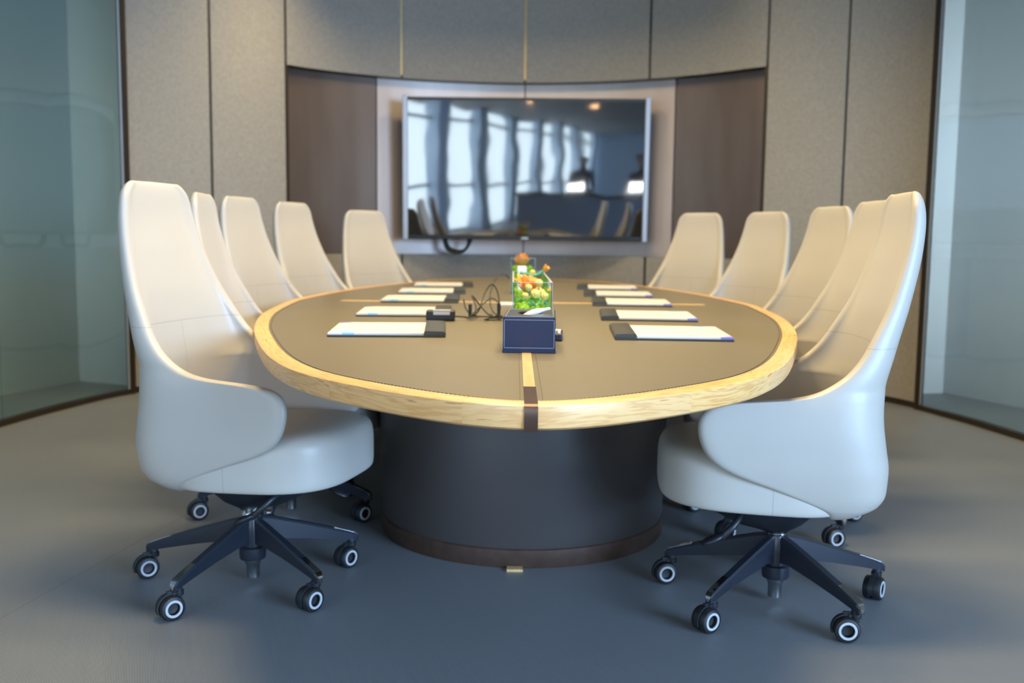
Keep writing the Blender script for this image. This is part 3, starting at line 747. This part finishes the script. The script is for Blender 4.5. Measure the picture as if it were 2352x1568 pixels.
# power adapter with coiled leads
ad = tag(empty('power_adapter', (-0.245, 3.345, TZ), R(2)), 'black laptop power adapter with tangled leads, left of the flower trough', 'power adapter')
bevel(obj('adapter_body', MB().box((0, 0, 0.018), (0.098, 0.062, 0.034)).mesh('adapter_body', M['plastic']), ad), 0.005)
obj('rating_label', MB().box((0.004, -0.0312, 0.0265), (0.056, 0.0010, 0.011)).box((0.004, 0.0, 0.0352), (0.06, 0.04, 0.0008)).mesh('label', M['label']), ad)['label'] = 'grey rating label'
def cablepart(pts, r, parent=None, loc=(0,0,0), name='cable', per=8): return obj(name, MB().tube(catmull(pts, per), r, 8).mesh(name, M['cable'], 60), parent, loc)
cablepart([(0.045, 0.005, 0.014), (0.075, 0.01, 0.012), (0.11, 0.03, 0.010), (0.12, 0.10, 0.04), (0.105, 0.16, 0.075), (0.125, 0.20, 0.050), (0.16, 0.17, 0.012), (0.18, 0.08, 0.010), (0.15, 0.05, 0.010), (0.11, 0.08, 0.012), (0.085, 0.13, 0.030), (0.075, 0.18, 0.060)], 0.0030, ad, name='lead')
cablepart([(0.10, 0.02, 0.010), (0.13, 0.06, 0.030), (0.15, 0.12, 0.085), (0.175, 0.14, 0.118), (0.195, 0.13, 0.095), (0.203, 0.10, 0.050), (0.20, 0.06, 0.012), (0.17, 0.02, 0.007), (0.15, -0.03, 0.006), (0.175, -0.05, 0.006), (0.195, -0.02, 0.006), (0.207, 0.03, 0.008)], 0.0026, ad, name='lead')
cablepart([(0.09, 0.00, 0.008), (0.14, 0.02, 0.012), (0.19, 0.04, 0.010), (0.208, 0.03, 0.010), (0.200, 0.10, 0.008), (0.180, 0.22, 0.018), (0.172, 0.36, 0.045), (0.180, 0.55, 0.080), (0.205, 0.82, 0.112), (0.242, 1.03, 0.122), (0.268, 1.10, 0.100)], 0.0026, ad, name='lead')
cablepart([(0.10, 0.015, 0.012), (0.15, 0.09, 0.055), (0.178, 0.11, 0.070), (0.205, 0.10, 0.045), (0.20, 0.05, 0.012), (0.212, 0.01, 0.008), (0.222, -0.02, 0.008)], 0.0024, ad, name='lead')
obj('cable_tie', MB().box((0.20, 0.07, 0.03), (0.012, 0.012, 0.05)).box((0.200, 0.035, 0.010), (0.026, 0.010, 0.010)).box((0.100, 0.05, 0.03), (0.012, 0.02, 0.045)).mesh('cable_tie', M['cable']), ad)

# ------------------------------------------------------------------ flower troughs
def trough(x, y, w, d, h, th, label):
    o = empty('glass_trough', (x, y, TZ)); tag(o, label, 'vase')
    mb = MB()
    for c, s in (((0, -d/2+th/2, h/2), (w, th, h)), ((0, d/2-th/2, h/2), (w, th, h)), ((-w/2+th/2, 0, h/2), (th, d-2*th, h)), ((w/2-th/2, 0, h/2), (th, d-2*th, h))): mb.box(c, s)
    obj('glass_side', mb.mesh('glass_side', M['vase_glass']), o)
    obj('glass_base', MB().box((0, 0, 0.003), (w-0.004, d-0.004, 0.006)).mesh('glass_base', M['vase_glass']), o)
    mb = MB()
    for sx in (-1, 1): mb.box((sx*(w/2-th/2), 0, h), (th, d, 0.0012))
    for sy in (-1, 1): mb.box((0, sy*(d/2-th/2), h), (w, th, 0.0012))
    for sx in (-1, 1):
        for sy in (-1, 1): mb.box((sx*(w/2-0.001), sy*(d/2-0.001), h/2), (0.0014, 0.0014, h))
    obj('polished_edge', mb.mesh('polished_edge', M['silver']), o)
    return o
def lumpy(name, w, d, h0, h1, mat, n=26, seed=1, bumps=40):
    rr = random.Random(seed); B = [(rr.uniform(-w/2, w/2), rr.uniform(-d/2, d/2), rr.uniform(0.012, 0.028), rr.uniform(0.4, 1)) for _ in range(bumps)]
    mb = MB(); nx, ny = n, max(n, int(n*d/w*0.6)); vs = []
    for j in range(ny+1):
        for i in range(nx+1):
            x = (i/nx-0.5)*w; y = (j/ny-0.5)*d; z = 0
            for bx, by, br, ba in B:
                q = ((x-bx)**2+(y-by)**2)/br**2
                if q < 1: z = max(z, ba*math.sqrt(1-q))
            vs.append((x, y, h0 + (h1-h0)*(0.25+0.75*z) + rr.uniform(-0.002, 0.002)))
    fs = [(j*(nx+1)+i, j*(nx+1)+i+1, (j+1)*(nx+1)+i+1, (j+1)*(nx+1)+i) for j in range(ny) for i in range(nx)]
    per = [i for i in range(nx+1)] + [j*(nx+1)+nx for j in range(1, ny+1)] + [ny*(nx+1)+i for i in range(nx-1, -1, -1)] + [j*(nx+1) for j in range(ny-1, 0, -1)]
    o = len(vs); vs += [(vs[p][0], vs[p][1], 0.0065) for p in per]
    for q in range(len(per)): q2 = (q+1) % len(per); fs.append((per[q], o+q, o+q2, per[q2]))
    fs.append(tuple(range(o, o+len(per))))
    return mb.add(vs, fs).mesh(name, mat, 80)
def bloom_mesh(r, seed, layers=((10, 1.0, 15), (9, 0.85, 38), (7, 0.62, 60), (5, 0.4, 78))):
    rr = random.Random(seed); mb = MB()
    for n, sc, el in layers:
        off = rr.uniform(0, 6)
        for k in range(n):
            a = off + 2*PI*k/n + rr.uniform(-0.12, 0.12); e = R(el + rr.uniform(-8, 8)); L = r*sc*rr.uniform(0.9, 1.1); rows = []
            for t in np.linspace(0, 1, 7):
                ww = 0.32*L*math.sin(PI*(0.12+0.80*t))**0.9; out = L*t*math.cos(e*(0.55+0.6*t) if el < 45 else e); up = L*t*math.sin(e) + 0.12*L*t*t
                rows.append([(out, -ww, up+0.15*ww), (out, 0, up-0.02*L), (out, ww, up+0.15*ww)])
            vs = [Matrix.Rotation(a, 3, 'Z') @ Vector(p) for row in rows for p in row]
            vs += [v + Vector((0, 0, -0.0009)) for v in vs]; fs = []
            for i in range(6):
                for q in range(2):
                    p = i*3+q; fs.append((p, p+1, p+4, p+3)); fs.append((p+21, p+24, p+25, p+22))
            mb.add(vs, fs)
    return mb.mesh('bloom', M['petal'], 80)
def ball_mesh(r, seed):
    rr = random.Random(seed); bm = bmesh.new(); bmesh.ops.create_icosphere(bm, subdivisions=3, radius=r)
    for v in bm.verts: v.co *= 1 + rr.uniform(-0.05, 0.05)
    me = bpy.data.meshes.new('flower_ball'); bm.to_mesh(me); bm.free(); me.materials.append(M['yellow']); return me
V1X, V1Y0, V1L, V1W, V1H = 0.0583, 2.86, 0.95, 0.118, 0.155
V1 = trough(V1X, V1Y0+V1L/2, V1W, V1L, V1H, 0.005, 'long clear glass trough of moss and flowers behind the tissue box')
ms = obj('moss_bed', lumpy('moss_bed', V1W-0.014, V1L-0.014, 0.045, 0.095, M['moss'], 26, 3, 160), None, (V1X, V1Y0+V1L/2, TZ)); tag(ms, 'bright green moss filling the long glass trough', 'moss'); ms['kind'] = 'stuff'
def bloom(x, y, z, r, seed, label, tilt=(0.35, 0, 0), dome=False):
    o = obj('orange_flower', bloom_mesh(r, seed, ((9, 0.9, 35), (9, 0.95, 52), (7, 0.95, 66), (5, 0.9, 80))) if dome else bloom_mesh(r, seed), None, (x, y, z), 0, (tilt[0], tilt[1], seed)); tag(o, label, 'flower')
    st = obj('stem', MB().tube([(0, 0, 0.004), (0, 0, -0.05)], 0.003, 8).mesh('stem', M['leaf'], 60), o); return o
bloom(V1X-0.010, 3.34, TZ+0.112, 0.060, 1, 'large orange flower standing highest in the long glass trough', (0.5, 0, 0))
bloom(V1X-0.012, 3.15, TZ+0.104, 0.042, 2, 'lower orange flower in the long trough, left beside the yellow balls', (0.5, -0.2, 0))
bud = obj('orange_flower', bloom_mesh(0.026, 5, ((5, 1.0, 60), (4, 0.8, 75))), None, (V1X+0.050, 3.50, TZ+0.165), 0, (0.3, 0.7, 0)); tag(bud, 'small orange bud leaning over the right rim of the long glass trough', 'flower')
obj('stem', MB().tube(catmull([(0, 0, 0.006), (-0.012, 0, -0.03), (-0.06, 0, -0.06)], 5), 0.006, 8).mesh('stem', M['leaf'], 60), bud)
for i, (dx, y, dz, r, lb) in enumerate([(-0.008, 3.10, 0.128, 0.0115, 'yellow flower ball above the lower orange flower in the long trough'), (0.012, 3.02, 0.112, 0.0155, 'biggest yellow flower ball at the front middle of the long trough'), (0.033, 3.08, 0.112, 0.0125, 'yellow flower ball between the biggest ball and the right glass side'), (0.037, 2.915, 0.112, 0.0125, 'yellow flower ball against the right front corner of the long trough'), (0.030, 3.28, 0.134, 0.0135, 'yellow flower ball beside the large orange flower, right of it'), (-0.020, 3.00, 0.108, 0.0105, 'yellow flower ball left of the biggest ball in the long trough'), (0.014, 3.56, 0.158, 0.011, 'yellow flower ball peeping up behind the large orange flower')]):
    o = obj('yellow_flower_ball', ball_mesh(r, i), None, (V1X+dx, y, TZ+dz)); tag(o, lb, 'flower', 'yellow flower balls in the long trough')
    obj('stem', MB().tube([(0, 0, -r*0.9), (0, 0, -r-0.05)], 0.002, 6).mesh('stem', M['leaf'], 60), o)
# blue-green leaf rosette near the front right
mb = MB()
for kx in range(9):
    a = kx*0.7; pts = catmull([(0, 0, 0), (0.018*math.cos(a), 0.018*math.sin(a), 0.016), (0.032*math.cos(a), 0.032*math.sin(a), 0.036)], 4)
    mb.tube(pts, 0.006, 7, [0.004, 0.006, 0.0075, 0.008, 0.008, 0.007, 0.006, 0.004, 0.001])
lf = obj('leaf_rosette', mb.mesh('leaf_rosette', M['leaf'], 60), None, (V1X+0.018, 2.93, TZ+0.058)); tag(lf, 'blue-green leaf rosette low at the front right of the long trough', 'plant')
mm = obj('moss_mound', lumpy('moss_mound', 0.085, 0.10, 0.05, 0.104, M['moss_dark'], 22, 9, 30), None, (V1X-0.010, 3.06, TZ)); tag(mm, 'darker green moss mound in front of the orange flowers', 'moss'); mm['kind'] = 'stuff'
# far cube vase
V2X, V2Y = 0.052, 5.05
trough(V2X, V2Y, 0.125, 0.125, 0.178, 0.005, 'square clear glass vase with an orange flower, farther down the table')
m2 = obj('moss_bed', lumpy('moss_bed', 0.112, 0.112, 0.09, 0.142, M['moss'], 22, 5, 30), None, (V2X, V2Y, TZ)); tag(m2, 'bright green moss filling the far square vase', 'moss'); m2['kind'] = 'stuff'
bloom(V2X, V2Y, TZ+0.136, 0.062, 4, 'orange flower on top of the far square vase', (0.15, 0, 0), True)
# white block between the vases
wb_ = obj('white_block', MB().box((0, 0, 0.078), (0.042, 0.042, 0.156)).mesh('white_block', M['white_plastic']), None, (0.042, 4.45, TZ)); bevel(wb_, 0.006); tag(wb_, 'small white upright block between the glass trough and the far vase', 'block')
cd = obj('white_card', MB().box((0, 0, 0.004), (0.085, 0.10, 0.008)).mesh('white_card', M['white']), None, (-0.022, 4.16, TZ-0.0006)); bevel(cd, 0.002, 2); tag(cd, 'small white card lying on the cross inlay left of the glass trough', 'card')

# ------------------------------------------------------------------ television
TVY = 7.257
kx = TVY/2250.0
tv_w, tv_h = 1.797, 1.025
TV = tag(empty('television', (0.0855, TVY, 1.491), R(0.0)), 'large black wall television with silver side bars in the bronze recess', 'television')
TV.rotation_euler = (R(2.0), 0, R(-0.4))
bevel(obj('casing', MB().box((0, 0.028, 0), (tv_w-0.01, 0.05, tv_h)).mesh('casing', M['plastic']), TV), 0.006)
obj('screen', MB().box((0, -0.0005, 0.004), (tv_w-0.075, 0.008, tv_h-0.055)).mesh('screen', M['screen']), TV)['label'] = 'glossy black screen reflecting the windows'
for s in (-1, 1):
    bevel(obj('side_bar', MB().box((s*(tv_w/2-0.018), -0.006, 0), (0.036, 0.05, tv_h+0.014)).mesh('side_bar', M['silver']), TV), 0.006)
obj('badge', MB().box((0.0, -0.0045, -tv_h/2+0.012), (0.05, 0.003, 0.014)).mesh('badge', M['silver']), TV)
obj('wall_mount', MB().box((0, 0.20, 0), (0.6, 0.30, 0.4)).mesh('wall_mount', M['plastic']), TV)
cl = empty('cable_loop', (-0.425, 7.385, 0.994)); tag(cl, 'black cables looping down below the television, left of centre', 'cable')
cablepart([(-0.09, 0, 0.10), (-0.095, -0.01, 0.0), (-0.075, -0.02, -0.08), (-0.03, -0.02, -0.112), (0.04, -0.02, -0.112), (0.085, -0.02, -0.07), (0.115, -0.01, 0.0), (0.12, 0, 0.10)], 0.011, cl, name='strand')
cablepart([(-0.075, 0, 0.10), (-0.08, 0.005, 0.0), (-0.06, 0.0, -0.07), (-0.02, 0.0, -0.095), (0.05, 0.0, -0.10), (0.09, 0.0, -0.05), (0.105, 0.0, 0.03), (0.14, 0, 0.10)], 0.010, cl, name='strand')
cablepart([(-0.06, 0.0, 0.02), (-0.02, 0.01, 0.03), (0.05, 0.01, 0.03), (0.085, 0.005, -0.02), (0.07, 0, -0.10)], 0.006, cl, name='strand')

# ------------------------------------------------------------------ the office behind the camera, seen in the television's reflection
ct = tag(empty('reception_counter', (1.25, -2.9, 0)), 'dark long counter in the office reflected in the television', 'counter')
bevel(obj('counter_body', MB().box((0, 0, 0.51), (2.6, 0.50, 1.02)).mesh('counter_body', M['counter']), ct), 0.01)
bevel(obj('counter_top', MB().box((0, 0, 1.04), (2.7, 0.58, 0.04)).mesh('counter_top', M['plastic']), ct), 0.008)
def laptop(x, lab):
    o = tag(empty('laptop', (x, -2.92, 1.0605), PI), lab, 'laptop')
    bevel(obj('keyboard_base', MB().box((0, 0, 0.009), (0.30, 0.21, 0.018)).mesh('keyboard_base', M['steel']), o), 0.004)
    lid = obj('lid', MB().box((0, 0, 0.095), (0.30, 0.010, 0.19)).mesh('lid', M['steel']), o, (0, 0.115, 0.016), 0, (R(-12), 0, 0))
    obj('lit_screen', MB().box((0, -0.006, 0.096), (0.27, 0.003, 0.165)).mesh('lit_screen', M['lit_panel']), lid)
def person(x, y, ang, lab):
    P = dict(pel=(0, 0, 0.95), wst=(0, 0, 1.10), cst=(0, 0, 1.30), nk=(0, 0, 1.45), nk2=(0, 0.01, 1.52), hd=(0, 0.02, 1.60), tp=(0, 0.015, 1.68))
    V = []; Rr = []; E = []; ix = {}
    def add(n, p, r, par=None):
        ix[n] = len(V); V.append(p); Rr.append(r)
        if par: E.append((ix[par], ix[n]))
    add('pel', P['pel'], (0.155, 0.11)); add('wst', P['wst'], (0.135, 0.10), 'pel'); add('cst', P['cst'], (0.165, 0.115), 'wst'); add('nk', P['nk'], (0.065, 0.06), 'cst'); add('nk2', P['nk2'], (0.055, 0.058), 'nk'); add('hd', P['hd'], (0.078, 0.098), 'nk2'); add('tp', P['tp'], (0.062, 0.078), 'hd')
    for sx, nm in ((-1, 'l'), (1, 'r')):
        add('sh'+nm, (sx*0.185, 0, 1.39), (0.062, 0.062), 'cst'); add('el'+nm, (sx*0.235, 0.06, 1.13), (0.044, 0.044), 'sh'+nm); add('wr'+nm, (sx*0.16, 0.30, 1.10), (0.030, 0.030), 'el'+nm); add('pm'+nm, (sx*0.14, 0.37, 1.095), (0.036, 0.018), 'wr'+nm)
        for q in range(4): add('f%s%d' % (nm, q), (sx*(0.165-0.02*q), 0.455-0.008*abs(q-1.5), 1.088), (0.009, 0.009), 'pm'+nm)
        add('th'+nm, (sx*0.100, 0.395, 1.090), (0.010, 0.010), 'pm'+nm)
        add('hp'+nm, (sx*0.095, 0, 0.86), (0.088, 0.088), 'pel'); add('kn'+nm, (sx*0.105, 0.015, 0.49), (0.058, 0.058), 'hp'+nm); add('an'+nm, (sx*0.11, -0.02, 0.09), (0.040, 0.040), 'kn'+nm); add('to'+nm, (sx*0.12, 0.14, 0.04), (0.040, 0.032), 'an'+nm)
    me = bpy.data.meshes.new('person'); me.from_pydata(V, E, []); me.materials.append(M['cloth'])
    o = obj('person', me, None, (x, y, 0), ang); tag(o, lab, 'person')
    sk = o.modifiers.new('skin', 'SKIN')
    for i, r in enumerate(Rr): me.skin_vertices[0].data[i].radius = r
    me.skin_vertices[0].data[0].use_root = True
    sb = o.modifiers.new('smooth', 'SUBSURF'); sb.levels = 1; sb.render_levels = 2
    # hair cap and face skin
    bm = bmesh.new(); bmesh.ops.create_uvsphere(bm, u_segments=24, v_segments=16, radius=1)
    for v in list(bm.verts):
        v.co = Vector((v.co.x*0.088, v.co.y*0.108, v.co.z*0.100))
    bmesh.ops.delete(bm, geom=[v for v in bm.verts if v.co.y > 0.055 and v.co.z < 0.045 or v.co.z < -0.05], context='VERTS')
    hm = bpy.data.meshes.new('hair'); bm.to_mesh(hm); bm.free(); hm.materials.append(M['hair']); obj('hair', hm, o, (0, 0.010, 1.645))
    bm = bmesh.new(); bmesh.ops.create_uvsphere(bm, u_segments=24, v_segments=16, radius=1)
    for v in list(bm.verts):
        v.co = Vector((v.co.x*0.078, v.co.y*0.096, v.co.z*0.118)); 
        if v.co.y > 0.08 and abs(v.co.x) < 0.02 and -0.04 < v.co.z < 0.02: v.co.y += 0.016
    fm = bpy.data.meshes.new('face'); bm.to_mesh(fm); bm.free(); fm.materials.append(M['skin']); fm.shade_smooth(); obj('face', fm, o, (0, 0.020, 1.605))
    return o
laptop(0.95, 'open laptop with a bright screen on the dark counter, reflected mid-right in the television')
laptop(2.03, 'open laptop with a bright screen reflected at the right edge of the television')
person(1.08, -3.58, 0.0, 'person in dark clothes standing behind the counter, reflected right of the television centre')
person(2.15, -3.58, 0.0, 'person in dark clothes reflected at the far right edge of the television')
